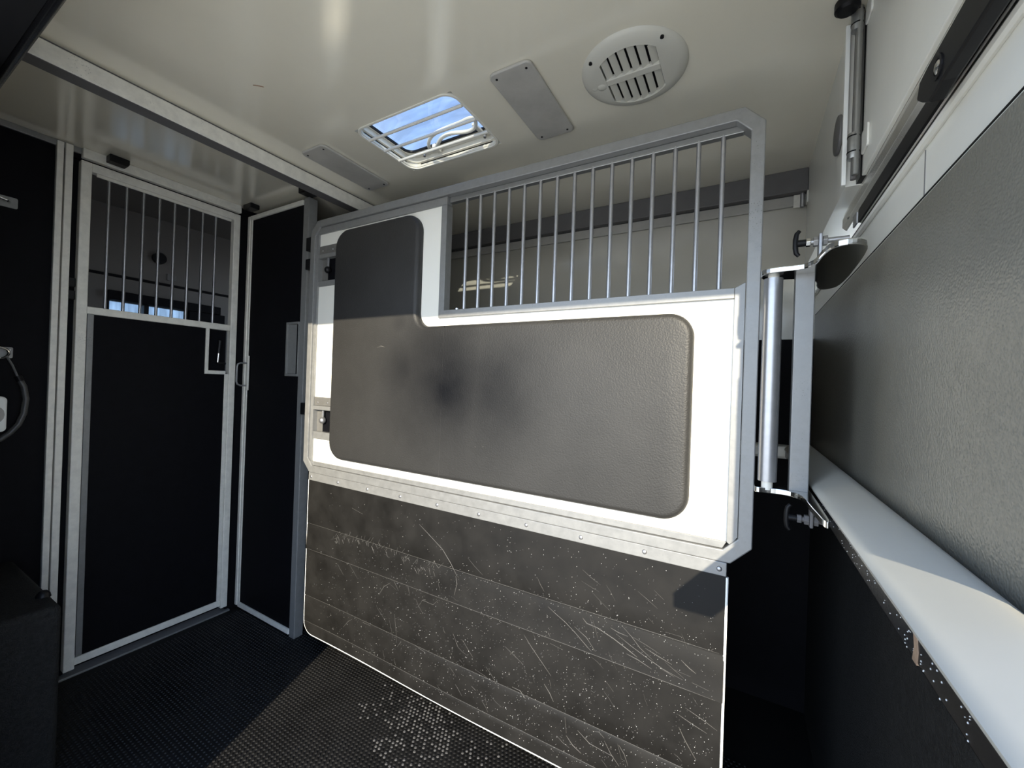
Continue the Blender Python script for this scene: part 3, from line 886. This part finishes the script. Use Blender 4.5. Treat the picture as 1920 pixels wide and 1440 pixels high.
for k in range(60):                                   # faint hairline scuffs, mostly on the right half
    x = FX0 + 0.05 + (FX1 - FX0 - 0.1) * rnd.random() ** 0.55
    z = rnd.uniform(0.13, 0.8)
    a = rnd.uniform(-1.3, -0.2)
    l = rnd.uniform(0.02, 0.09)
    if x + l > FX1 - 0.02 or z - l < 0.12: continue
    sc.strip([fp(x, z), fp(x + l * .5 * math.cos(a), z + l * .5 * math.sin(a) + rnd.uniform(-.004, .004)), fp(x + l * math.cos(a), z + l * math.sin(a))], rnd.uniform(0.0006, 0.0012), (0, -1, 0))
sc.build('scratches', M['mark'], flap, kind='stuff', label='pale scratches in the black rubber')
dm = MB()
for k in range(3600):
    t = rnd.random() ** 0.62
    x = FX0 + 0.03 + (FX1 - FX0 - 0.05) * t
    z = rnd.uniform(0.125, 0.84)
    if z > 0.70 - 0.10 * (1 - t) and rnd.random() < 0.72: continue
    r = rnd.choice((0.0004, 0.0005, 0.0005, 0.0006, 0.0010))
    dm.dome(fp(x, z, 0.0), (0, -1, 0), r, r * 0.8, 5, 2)
dm.build('water_droplets', M['drop'], flap, kind='stuff', label='fine water droplets on the rubber')
# hinges to the post
for z0, z1 in ((2.005, 2.072), (1.910, 1.963), (1.172, 1.232)):
    MB().box(-1.962, -1.915, YP - 0.006, YP + 0.026, z0, z1).build('hinge', M['blackplastic'], pt, 0.003)

# ------------------------------------------------------------------ swing arm between partition and right wall
sa = thing('swing_arm', 'polished steel swing bracket joining partition to padded wall', 'bracket', (0.10, 1.25, 1.10))
def smooth_outline(pts, it=2):
    for _ in range(it):
        o = []
        n = len(pts)
        for i in range(n):
            a, b2 = Vector(pts[i]), Vector(pts[(i + 1) % n])
            o += [tuple(a * .75 + b2 * .25), tuple(a * .25 + b2 * .75)]
        pts = o
    return pts
up_o = [(0.030, 1.272), (0.030, 1.222), (0.060, 1.206), (0.118, 1.206), (0.136, 1.170), (0.138, 1.100), (0.148, 1.048), (0.176, 1.034), (0.206, 1.050), (0.219, 1.120), (0.226, 1.420), (0.200, 1.462), (0.172, 1.450), (0.158, 1.330), (0.110, 1.296), (0.050, 1.296)]
MB().prism(smooth_outline(up_o), 'z', 1.664, 1.678).build('top_plate', M['polished'], sa, 0.003)
lo_o = [(0.030, 1.278), (0.030, 1.232), (0.060, 1.242), (0.108, 1.244), (0.130, 1.205), (0.134, 1.110), (0.139, 1.040), (0.1425, 0.985), (0.1525, 0.985), (0.1530, 1.100), (0.1530, 1.340), (0.140, 1.330), (0.110, 1.305), (0.050, 1.300)]
MB().prism(smooth_outline(lo_o), 'z', 1.104, 1.1175).build('bottom_plate', M['polished'], sa, 0.003)
MB().tube([(0.0585, 1.252, 1.134), (0.0585, 1.252, 1.658)], 0.0215, 24).build('hinge_tube', M['galv'], sa, smooth=True)
MB().tube([(0.0585, 1.252, 1.112), (0.0585, 1.252, 1.670)], 0.013, 12).build('hinge_pin', M['alu_dull'], sa, smooth=True)
MB().box(0.106, 0.1465, 1.250, 1.290, 1.116, 1.666).build('square_post', M['alu'], sa, 0.002)
def plunger(zc, s, steel, nm):
    # spring plunger: tab, nuts, shaft, T handle, axis along X
    tab = MB().box(0.146, 0.153, 1.205, 1.235, min(zc - s * 0.055, zc + s * 0.016), max(zc - s * 0.055, zc + s * 0.016)).build('plunger_tab', steel, sa, 0.002)
    def hexn(x0, x1, r):
        return MB().prism([(1.22 + r * math.cos(k * math.pi / 3), zc + r * math.sin(k * math.pi / 3)) for k in range(6)], 'x', x0, x1)
    hexn(0.136, 0.1455, 0.0125).build('hex_nut', steel, sa, 0.001)
    hexn(0.1545, 0.164, 0.0125).build('hex_nut', steel, sa, 0.001)
    hexn(0.1215, 0.131, 0.0105).build('hex_nut', M['polished'] if s > 0 else steel, sa, 0.001)
    MB().tube([(0.118, 1.22, zc), (0.205, 1.22, zc)], 0.0065, 10).build('plunger_shaft', steel, sa, smooth=True)
    h = MB().tube([(0.104, 1.22, zc), (0.1215, 1.22, zc)], 0.0085, 10).build('plunger_collar', M['blackplastic'], sa, smooth=True)
    MB().tube([(0.108, 1.22, zc + 0.031), (0.1025, 1.22, zc + 0.024), (0.1005, 1.22, zc + 0.010), (0.1005, 1.22, zc - 0.010), (0.1025, 1.22, zc - 0.024), (0.108, 1.22, zc - 0.031)], 0.0055, 10, radii=[.0045, .0055, .006, .006, .0055, .0045]).build('t_handle', M['blackplastic'], h, smooth=True)
plunger(1.733, 1, M['galv'], 'u')
plunger(1.057, -1, M['dark_grey'], 'l')

# ------------------------------------------------------------------ right-hand padded panel, rail, strap bar
pp = thing('wall_pad', 'large grey leather-grained pad covering the right wall above the ledge', 'pad', (0.252, 1.25, 1.15))
cushion([(0.505, 1.1330), (2.10, 1.1330), (2.10, 1.6930), (0.505, 1.6930)], 'x', 0.2545, 0.2475, 0.006, 3).build('cover', M['wallpad'], pp, smooth=True)
MB().tube([(0.2492, 0.505, 1.6945), (0.2492, 2.10, 1.6945)], 0.0014, 6).build('piping', M['blackplastic'], pp, smooth=True)

rl = thing('grab_rail', 'aluminium rail along the right wall above the grey pad', 'rail', (0.195, 0.9, 1.75))
RS = 1.3056
def rsc(pts):
    return [(x * RS, 1.36 + (z - 1.36) * RS) for x, z in pts]
MB().prism(rsc([(0.180, 1.734), (0.180, 1.752), (0.1845, 1.768), (0.1895, 1.776), (0.196, 1.776), (0.196, 1.772), (0.191, 1.770), (0.188, 1.764), (0.1848, 1.752), (0.1848, 1.737), (0.1905, 1.7305), (0.1905, 1.727), (0.187, 1.727)]), 'y', 0.645, 1.50).build('channel', M['railmetal'], rl, 0.0012)
MB().box(0.2500 - 0.0005, 0.2545, 0.645, 1.50, 1.797, 1.8055).build('seal', M['blackplastic'], rl)
MB().box(0.2425, 0.2470, 0.645, 1.345, 1.8075, 1.890).build('seal', M['blackplastic'], rl)
MB().box(0.2415, 0.2468, 1.36, 1.40, 1.812, 1.850).build('foot', M['galv'], rl, 0.002)
MB().dome((0.235, 1.42, 1.85), (-1, 0, 0), 0.005, 0.003, 8, 2).build('screw', M['polished'], rl, smooth=True)

sb = thing('strap_bar', 'black bar with a recessed bolt at the upper end of the aluminium rail', 'bar', (0.18, 0.55, 1.70))
BS = 1.328
def bsc(y, z):
    return (y * BS, 1.36 + (z - 1.36) * BS)
bp = [bsc(*p) for p in ((0.612, 1.688), (0.628, 1.700), (0.620, 1.7165), (0.596, 1.719), (0.441, 1.719), (0.441, 1.678), (0.560, 1.678), (0.590, 1.675))]
MB().prism(bp, 'x', 0.2145, 0.2330).build('body', M['blackplastic'], sb, 0.003)
by, bz = bsc(0.567, 1.697)
def circ(r):
    return [(by + r * math.cos(k * math.pi / 8), bz + r * math.sin(k * math.pi / 8)) for k in range(16)]
MB().ring(circ(0.016), circ(0.0105), 'x', 0.2128, 0.2160).build('washer', M['blackplastic'], sb)
MB().dome((0.2148, by, bz), (-1, 0, 0), 0.0098, 0.004, 10, 3).build('bolt_head', M['polished'], sb, smooth=True)

# hinged white flap above the rail
d2 = bpy.data.objects.new('door_2', None); COL.objects.link(d2); d2.location = (0.21, 0.8, 2.05); d2['kind'] = 'structure'
d2['label'] = 'white hinged flap above the rail on the right wall'
MB().box(0.2385, 0.2470, 0.62, 1.300, 1.908, 2.318).build('flap_panel', M['gelcoat'], d2, 0.002)
MB().box(0.2045, 0.2138, 1.336, 1.346, 1.908, 2.325).build('edge_strip', M['tag'], d2, 0.001)
MB().box(0.2360, 0.2470, 1.301, 1.345, 1.908, 2.325).build('rubber_seal', M['blackplastic'], d2)
MB().tube([(0.2225, 1.285, 1.908), (0.2225, 1.285, 2.322)], 0.0068, 14).build('hinge_tube', M['hatchsteel'], d2, smooth=True)
MB().tube([(0.2245, 1.312, 1.908), (0.2245, 1.308, 2.322)], 0.0070, 10).build('hinge_rod', M['dark_grey'], d2, smooth=True)
for z0, z1 in ((2.270, 2.327), (1.950, 2.014)):
    k = MB().tube([(0.2190, 1.291, z0), (0.2190, 1.291, z1)], 0.0125, 16).build('hinge_knuckle', M['hatchsteel'], d2, 0.001, smooth=True)
    MB().tube([(0.2190, 1.291, z0 + 0.015), (0.2190, 1.291, z0 + 0.018)], 0.0133, 16).build('hinge_ring', M['blackplastic'], k, smooth=True)
    MB().tube([(0.2190, 1.291, z1 - 0.010), (0.2190, 1.291, z1 - 0.007)], 0.0133, 16).build('hinge_ring', M['blackplastic'], k, smooth=True)
    MB().prism(rrect(1.235, 1.290, z0 + 0.004, z1 - 0.004, 0.008, 3), 'x', 0.2340, 0.2384).build('hinge_leaf', M['gelcoat'], d2, 0.001)
o = MB().tube([(0.2135, 1.440, 2.093), (0.205, 1.440, 2.093)], 0.052, 28).build('wall_disc', M['dark_grey'], None, 0.003, smooth=True)
tag(o, 'flat dark round disc on the white wall beside the hinge tube', 'disc')
o = MB().tube([(0.194, 1.262, ZC), (0.194, 1.262, ZC - 0.018), (0.194, 1.262, ZC - 0.024)], 0.03, 20, radii=[.026, .026, .020]).build('door_stop', M['blackplastic'], None, smooth=True)
tag(o, 'black rubber stop on the ceiling above the hinge tube', 'stop')
o = thing('cupboard_hinge', 'small steel hinge in the far corner under the dark cove', 'hinge', (0.19, YF - 0.01, 2.2))
MB().tube([(0.196, YF - 0.018, 2.172), (0.196, YF - 0.018, 2.232)], 0.009, 12).build('knuckle', M['galv'], o, smooth=True)
MB().box(0.2085, 0.2135, YF - 0.055, YF - 0.014, 2.178, 2.228).build('leaf', M['gelcoat'], o, 0.001)
MB().box(0.164, 0.189, YF - 0.0165, YF - 0.0125, 2.174, 2.230).build('leaf', M['alu_dull'], o, 0.001)

# ------------------------------------------------------------------ roof hatch
rh = thing('roof_hatch', 'cream roof hatch with three bars and a pull handle under a clear dome', 'hatch', ((HX0 + HX1) / 2, (HY0 + HY1) / 2, ZC))
def rr(o_, r):
    return rrect(HX0 + o_, HX1 - o_, HY0 + o_, HY1 - o_, r, 8)
MB().ring(rr(-0.005, 0.050), rr(0.004, 0.045), 'z', ZC - 0.003, ZC + 0.004).build('lip', M['hatchframe'], rh, 0.0015, smooth=True)
MB().ring(rr(-0.0005, 0.045), rr(0.006, 0.042), 'z', ZC + 0.0045, ZC + 0.014).build('lower_collar', M['hatchframe'], rh, 0.0015, smooth=True)
MB().ring(rr(-0.008, 0.050), rr(0.000, 0.044), 'z', ZC + 0.0145, ZC + 0.024).build('middle_collar', M['hatchframe'], rh, 0.0015, smooth=True)
MB().ring(rr(-0.002, 0.045), rr(0.008, 0.040), 'z', ZC + 0.0245, ZC + 0.046).build('upper_collar', M['hatchframe'], rh, 0.002, smooth=True)
fl_o = rrect(HX0 + 0.004, HX1 - 0.004, HY0 + 0.004, HY1 - 0.002, 0.045, 8)
fl_i = rrect(HX0 + 0.016, HX1 - 0.012, HY0 + 0.010, HY1 - 0.046, 0.040, 8)
MB().ring(fl_o, fl_i, 'z', ZC + 0.0462, ZC + 0.052).build('flange', M['hatchframe'], rh, 0.0015, smooth=True)
MB().ring(rrect(HX0 + 0.0155, HX1 - 0.0115, HY0 + 0.0095, HY1 - 0.0455, 0.040, 8), rrect(HX0 + 0.023, HX1 - 0.017, HY0 + 0.014, HY1 - 0.053, 0.036, 8), 'z', ZC + 0.0455, ZC + 0.0535).build('gasket', M['blackplastic'], rh, smooth=True)
dm = MB()
LV = [(0.006, 0.0545, 0.04), (0.012, 0.070, 0.05), (0.05, 0.090, 0.06), (0.10, 0.098, 0.05), (0.14, 0.100, 0.01)]
Rg = [[dm.bm.verts.new((x, y, ZC + z)) for x, y in rr(o_, r)] for o_, z, r in LV]
for i in range(len(Rg) - 1):
    for k in range(len(Rg[0])):
        l = (k + 1) % len(Rg[0])
        dm.bm.faces.new((Rg[i][k], Rg[i][l], Rg[i + 1][l], Rg[i + 1][k]))
dm.bm.faces.new(Rg[-1])
dm.build('dome', M['dome'], rh, smooth=True, label='clear tinted dome with sky behind')
for k, y in enumerate((1.130, 1.212, 1.295)):
    MB().tube([(HX0 + 0.004, y, ZC - 0.002), (HX1 - 0.004, y, ZC - 0.002)], 0.0058, 12).build('bar', M['barsun'], rh, smooth=True)
hp = [(-1.222, 1.338), (-1.179, 1.3), (-1.131, 1.284), (-1.071, 1.279), (-1.006, 1.278), (-0.955, 1.271), (-0.94, 1.282), (-0.948, 1.307), (-0.972, 1.332), (-1.004, 1.339), (-1.036, 1.331), (-1.07, 1.318), (-1.107, 1.316), (-1.144, 1.326), (-1.186, 1.356), (-1.229, 1.385), (-1.241, 1.374)]
hz = 2.364
hr = [Vector((x * 0.9766, y * 0.9766, hz)) for x, y in hp]
hr = hr + [hr[0]]
for _ in range(1):                                     # round the corners of the grip
    hr = [q for i in range(len(hr) - 1) for q in (hr[i] * 0.75 + hr[i + 1] * 0.25, hr[i] * 0.25 + hr[i + 1] * 0.75)]
    hr.append(hr[0])
MB().tube(hr, 0.0075, 10, caps=False).build('pull_handle', M['hatchframe'], rh, smooth=True)
MB().box(-1.19, -1.172, 1.325, 1.372, hz - 0.004, ZC + 0.047).build('handle_arm', M['hatchframe'], rh, 0.003)
MB().box(-0.955, -0.938, 1.285, 1.372, hz + 0.002, ZC + 0.047).build('handle_arm', M['hatchframe'], rh, 0.003)
cl = MB().tube([(-1.252, 1.350, ZC + 0.022), (-1.252, 1.356, ZC + 0.047)], 0.006, 8).build('catch', M['galv'], rh, smooth=True)
copy_part(cl, dx=0.315, dy=0.004)

# ------------------------------------------------------------------ ceiling light plates
def plate(x0, x1, y0, y1):
    p = thing('light_cover', '', 'light', ((x0 + x1) / 2, (y0 + y1) / 2, ZC), 'frosted ceiling light covers')
    MB().prism(rrect(x0, x1, y0, y1, 0.022, 6), 'z', ZC - 0.011, ZC - 0.0005).build('lens', M['lens'], p, 0.004, seg=3)
    s0 = MB().tube([(x0 + 0.022, y0 + 0.022, ZC - 0.0125), (x0 + 0.022, y0 + 0.022, ZC - 0.010)], 0.004, 8).build('screw', M['blackplastic'], p, smooth=True)
    for dx, dy in ((x1 - x0 - 0.044, 0), (0, y1 - y0 - 0.044), (x1 - x0 - 0.044, y1 - y0 - 0.044)):
        copy_part(s0, dx=dx, dy=dy)
    return p
p1 = plate(-0.727, -0.578, 1.052, 1.426)
p1['label'] = 'grey frosted ceiling light cover between roof hatch and round vent'
p2 = copy_tree(p1)
p2.location.x = -1.612
p2['label'] = 'grey frosted ceiling light cover between roof hatch and ceiling beam'

# ------------------------------------------------------------------ round vent
VC = Vector((-0.320, 1.2415, ZC)); VR = 0.155
ve = thing('ceiling_vent', 'round cream ceiling vent with two rows of louvres', 'vent', tuple(VC))
# dished ring built as a revolved profile, leaving the louvre window free
hw = 0.080                                            # half width of the window across X
prof = [(VR, -0.0005), (VR - 0.002, -0.005), (VR - 0.010, -0.011), (VR - 0.022, -0.016), (VR - 0.035, -0.019)]
vm = MB()
N = 64
def win_pt(a):
    """inner window edge: the circle of radius VR-.035 cut off at |x| = hw (along the louvre axis)"""
    c0, s0 = math.cos(a), math.sin(a)
    r = VR - 0.040
    x, y = r * c0, r * s0
    if abs(x) > hw:
        x = math.copysign(hw, x)
    ym = math.sqrt(max(0, r * r - x * x))
    y = max(-ym, min(ym, y))
    return x, y
rg = [[vm.bm.verts.new((VC.x + r * math.cos(2 * math.pi * k / N), VC.y + r * math.sin(2 * math.pi * k / N), ZC + z)) for k in range(N)] for r, z in prof]
wr = []
for k in range(N):
    x, y = win_pt(2 * math.pi * k / N)
    wr.append(vm.bm.verts.new((VC.x + x, VC.y + y, ZC - 0.020)))
wr2 = [vm.bm.verts.new((v.co.x, v.co.y, ZC - 0.004)) for v in wr]
rg += [wr, wr2]
for i in range(len(rg) - 1):
    for k in range(N):
        l = (k + 1) % N
        vm.bm.faces.new((rg[i][k], rg[i][l], rg[i + 1][l], rg[i + 1][k]))
vm.build('rim', M['vent'], ve, smooth=True)
MB().tube([(VC.x, VC.y, ZC - 0.003), (VC.x, VC.y, ZC - 0.0005)], 0.118, 32).build('back', M['black'], ve)
MB().box(VC.x - hw, VC.x + hw, VC.y - 0.017, VC.y + 0.007, ZC - 0.021, ZC - 0.004).build('centre_bar', M['vent'], ve, 0.002)
for k in range(6):
    x = VC.x - hw + 0.0155 + k * 0.0268
    u = x - VC.x
    ym = math.sqrt(max(0, (VR - 0.041) ** 2 - u * u))
    for s in (1, -1):
        y0, y1 = sorted((VC.y - 0.005 + s * 0.0115, VC.y + s * ym))
        MB().prism([(x - 0.0105, ZC - 0.0185), (x + 0.0075, ZC - 0.0110), (x + 0.0075, ZC - 0.0090), (x - 0.0105, ZC - 0.0165)], 'y', y0, y1).build('louvre', M['vent'], ve)
for k, (x, y) in enumerate(((-0.422, 1.143), (-0.2205, 1.142))):
    MB().tube([(x, y, ZC - 0.0168), (x, y, ZC - 0.012)], 0.0052, 10).build('screw', M['blackplastic'], ve, smooth=True)
k0 = MB().dome((-0.418, 1.246, ZC - 0.0165), (0, 0, -1), 0.017, 0.006, 16, 4).build('knob', M['vent'], ve, smooth=True)
MB().dome((-0.438, 1.247, ZC - 0.0125), (0, 0, -1), 0.016, 0.007, 16, 4).build('knob', M['vent'], ve, smooth=True)
mk = MB().strip([(-1.452, 0.735, ZC - 0.0004), (-1.440, 0.745, ZC - 0.0004), (-1.428, 0.757, ZC - 0.0004)], 0.007, (0, 0, -1)).build('brown_mark', M['stain'], ceiling)

# ------------------------------------------------------------------ low wall and bits at the left edge
lw = thing('low_locker', 'low dark rubber-covered block beside the black left wall', 'block', (-2.24, 0.35, 0))
MB().box(-2.555, -1.935, 0.25, 0.450, 0.001, 0.583).build('body', M['rubber_rough'], lw, 0.02, seg=4)
MB().dome((-2.06, 0.43, 0.578), (0, 0, 1), 0.020, 0.026, 10, 3).build('top_knob', M['blackplastic'], lw, smooth=True)

tp = thing('tie_plate', 'aluminium tie plate with steel ring on the black left wall', 'tie ring', (XL, 0.40, 1.42))
MB().prism(rrect(0.33, 0.428, 1.397, 1.441, 0.005, 3), 'x', XL + 0.0005, XL + 0.006).build('plate', M['alu'], tp, 0.001)
MB().tube([(XL + 0.018 + 0.008 * math.sin(a), 0.392 + 0.023 * math.cos(a), 1.416 + 0.021 * math.sin(a)) for a in [2 * math.pi * k / 24 for k in range(25)]], 0.0045, 8, caps=False).build('ring', M['polished'], tp, smooth=True)
MB().dome((XL + 0.006, 0.421, 1.430), (1, 0, 0), 0.004, 0.002, 8, 2).build('screw', M['galv'], tp, smooth=True)

te = thing('tether', 'dark sheathed tether cable hanging from the tie ring', 'cable', (XL + 0.04, 0.42, 1.25))
MB().tube([(XL + 0.024, 0.409, 1.404), (XL + 0.04, 0.422, 1.369), (XL + 0.055, 0.435, 1.320)], 0.0036, 8).build('wire', M['galv'], te, smooth=True)
MB().tube([(XL + 0.055, 0.434, 1.325), (XL + 0.06, 0.450, 1.285), (XL + 0.06, 0.457, 1.236), (XL + 0.06, 0.452, 1.178), (XL + 0.06, 0.440, 1.136), (XL + 0.06, 0.418, 1.102), (XL + 0.06, 0.39, 1.075)], 0.0095, 10).build('sheath', M['cable'], te, smooth=True)
MB().tube([(XL + 0.055, 0.434, 1.327), (XL + 0.057, 0.441, 1.307)], 0.0115, 10).build('ferrule', M['blackplastic'], te, smooth=True)

tg = thing('white_box', 'rounded white plastic box at the left edge below the tie ring', 'box', (XL, 0.34, 1.17))
MB().prism(rrect(0.27, 0.409, 1.108, 1.246, 0.016, 5), 'x', XL + 0.001, XL + 0.065).build('body', M['tag'], tg, 0.006, seg=3)
MB().prism([(0.385 + 0.018 * math.cos(k * math.pi / 6), 1.176 + 0.030 * math.sin(k * math.pi / 6)) for k in range(12)], 'x', XL + 0.0655, XL + 0.067).build('emblem', M['lens'], tg)

hp_ = thing('upper_tie_plate', 'aluminium plate with loop high on the black left wall', 'tie plate', (XL, 0.38, 2.015))
MB().prism(rrect(0.28, 0.427, 1.994, 2.037, 0.006, 3), 'x', XL + 0.0005, XL + 0.006).build('plate', M['alu'], hp_, 0.001)
MB().tube([(XL + 0.005, 0.405, 2.015), (XL + 0.022, 0.395, 2.018), (XL + 0.028, 0.37, 2.022), (XL + 0.028, 0.32, 2.024), (XL + 0.02, 0.295, 2.022), (XL + 0.005, 0.29, 2.02)], 0.005, 8).build('loop', M['polished'], hp_, smooth=True)
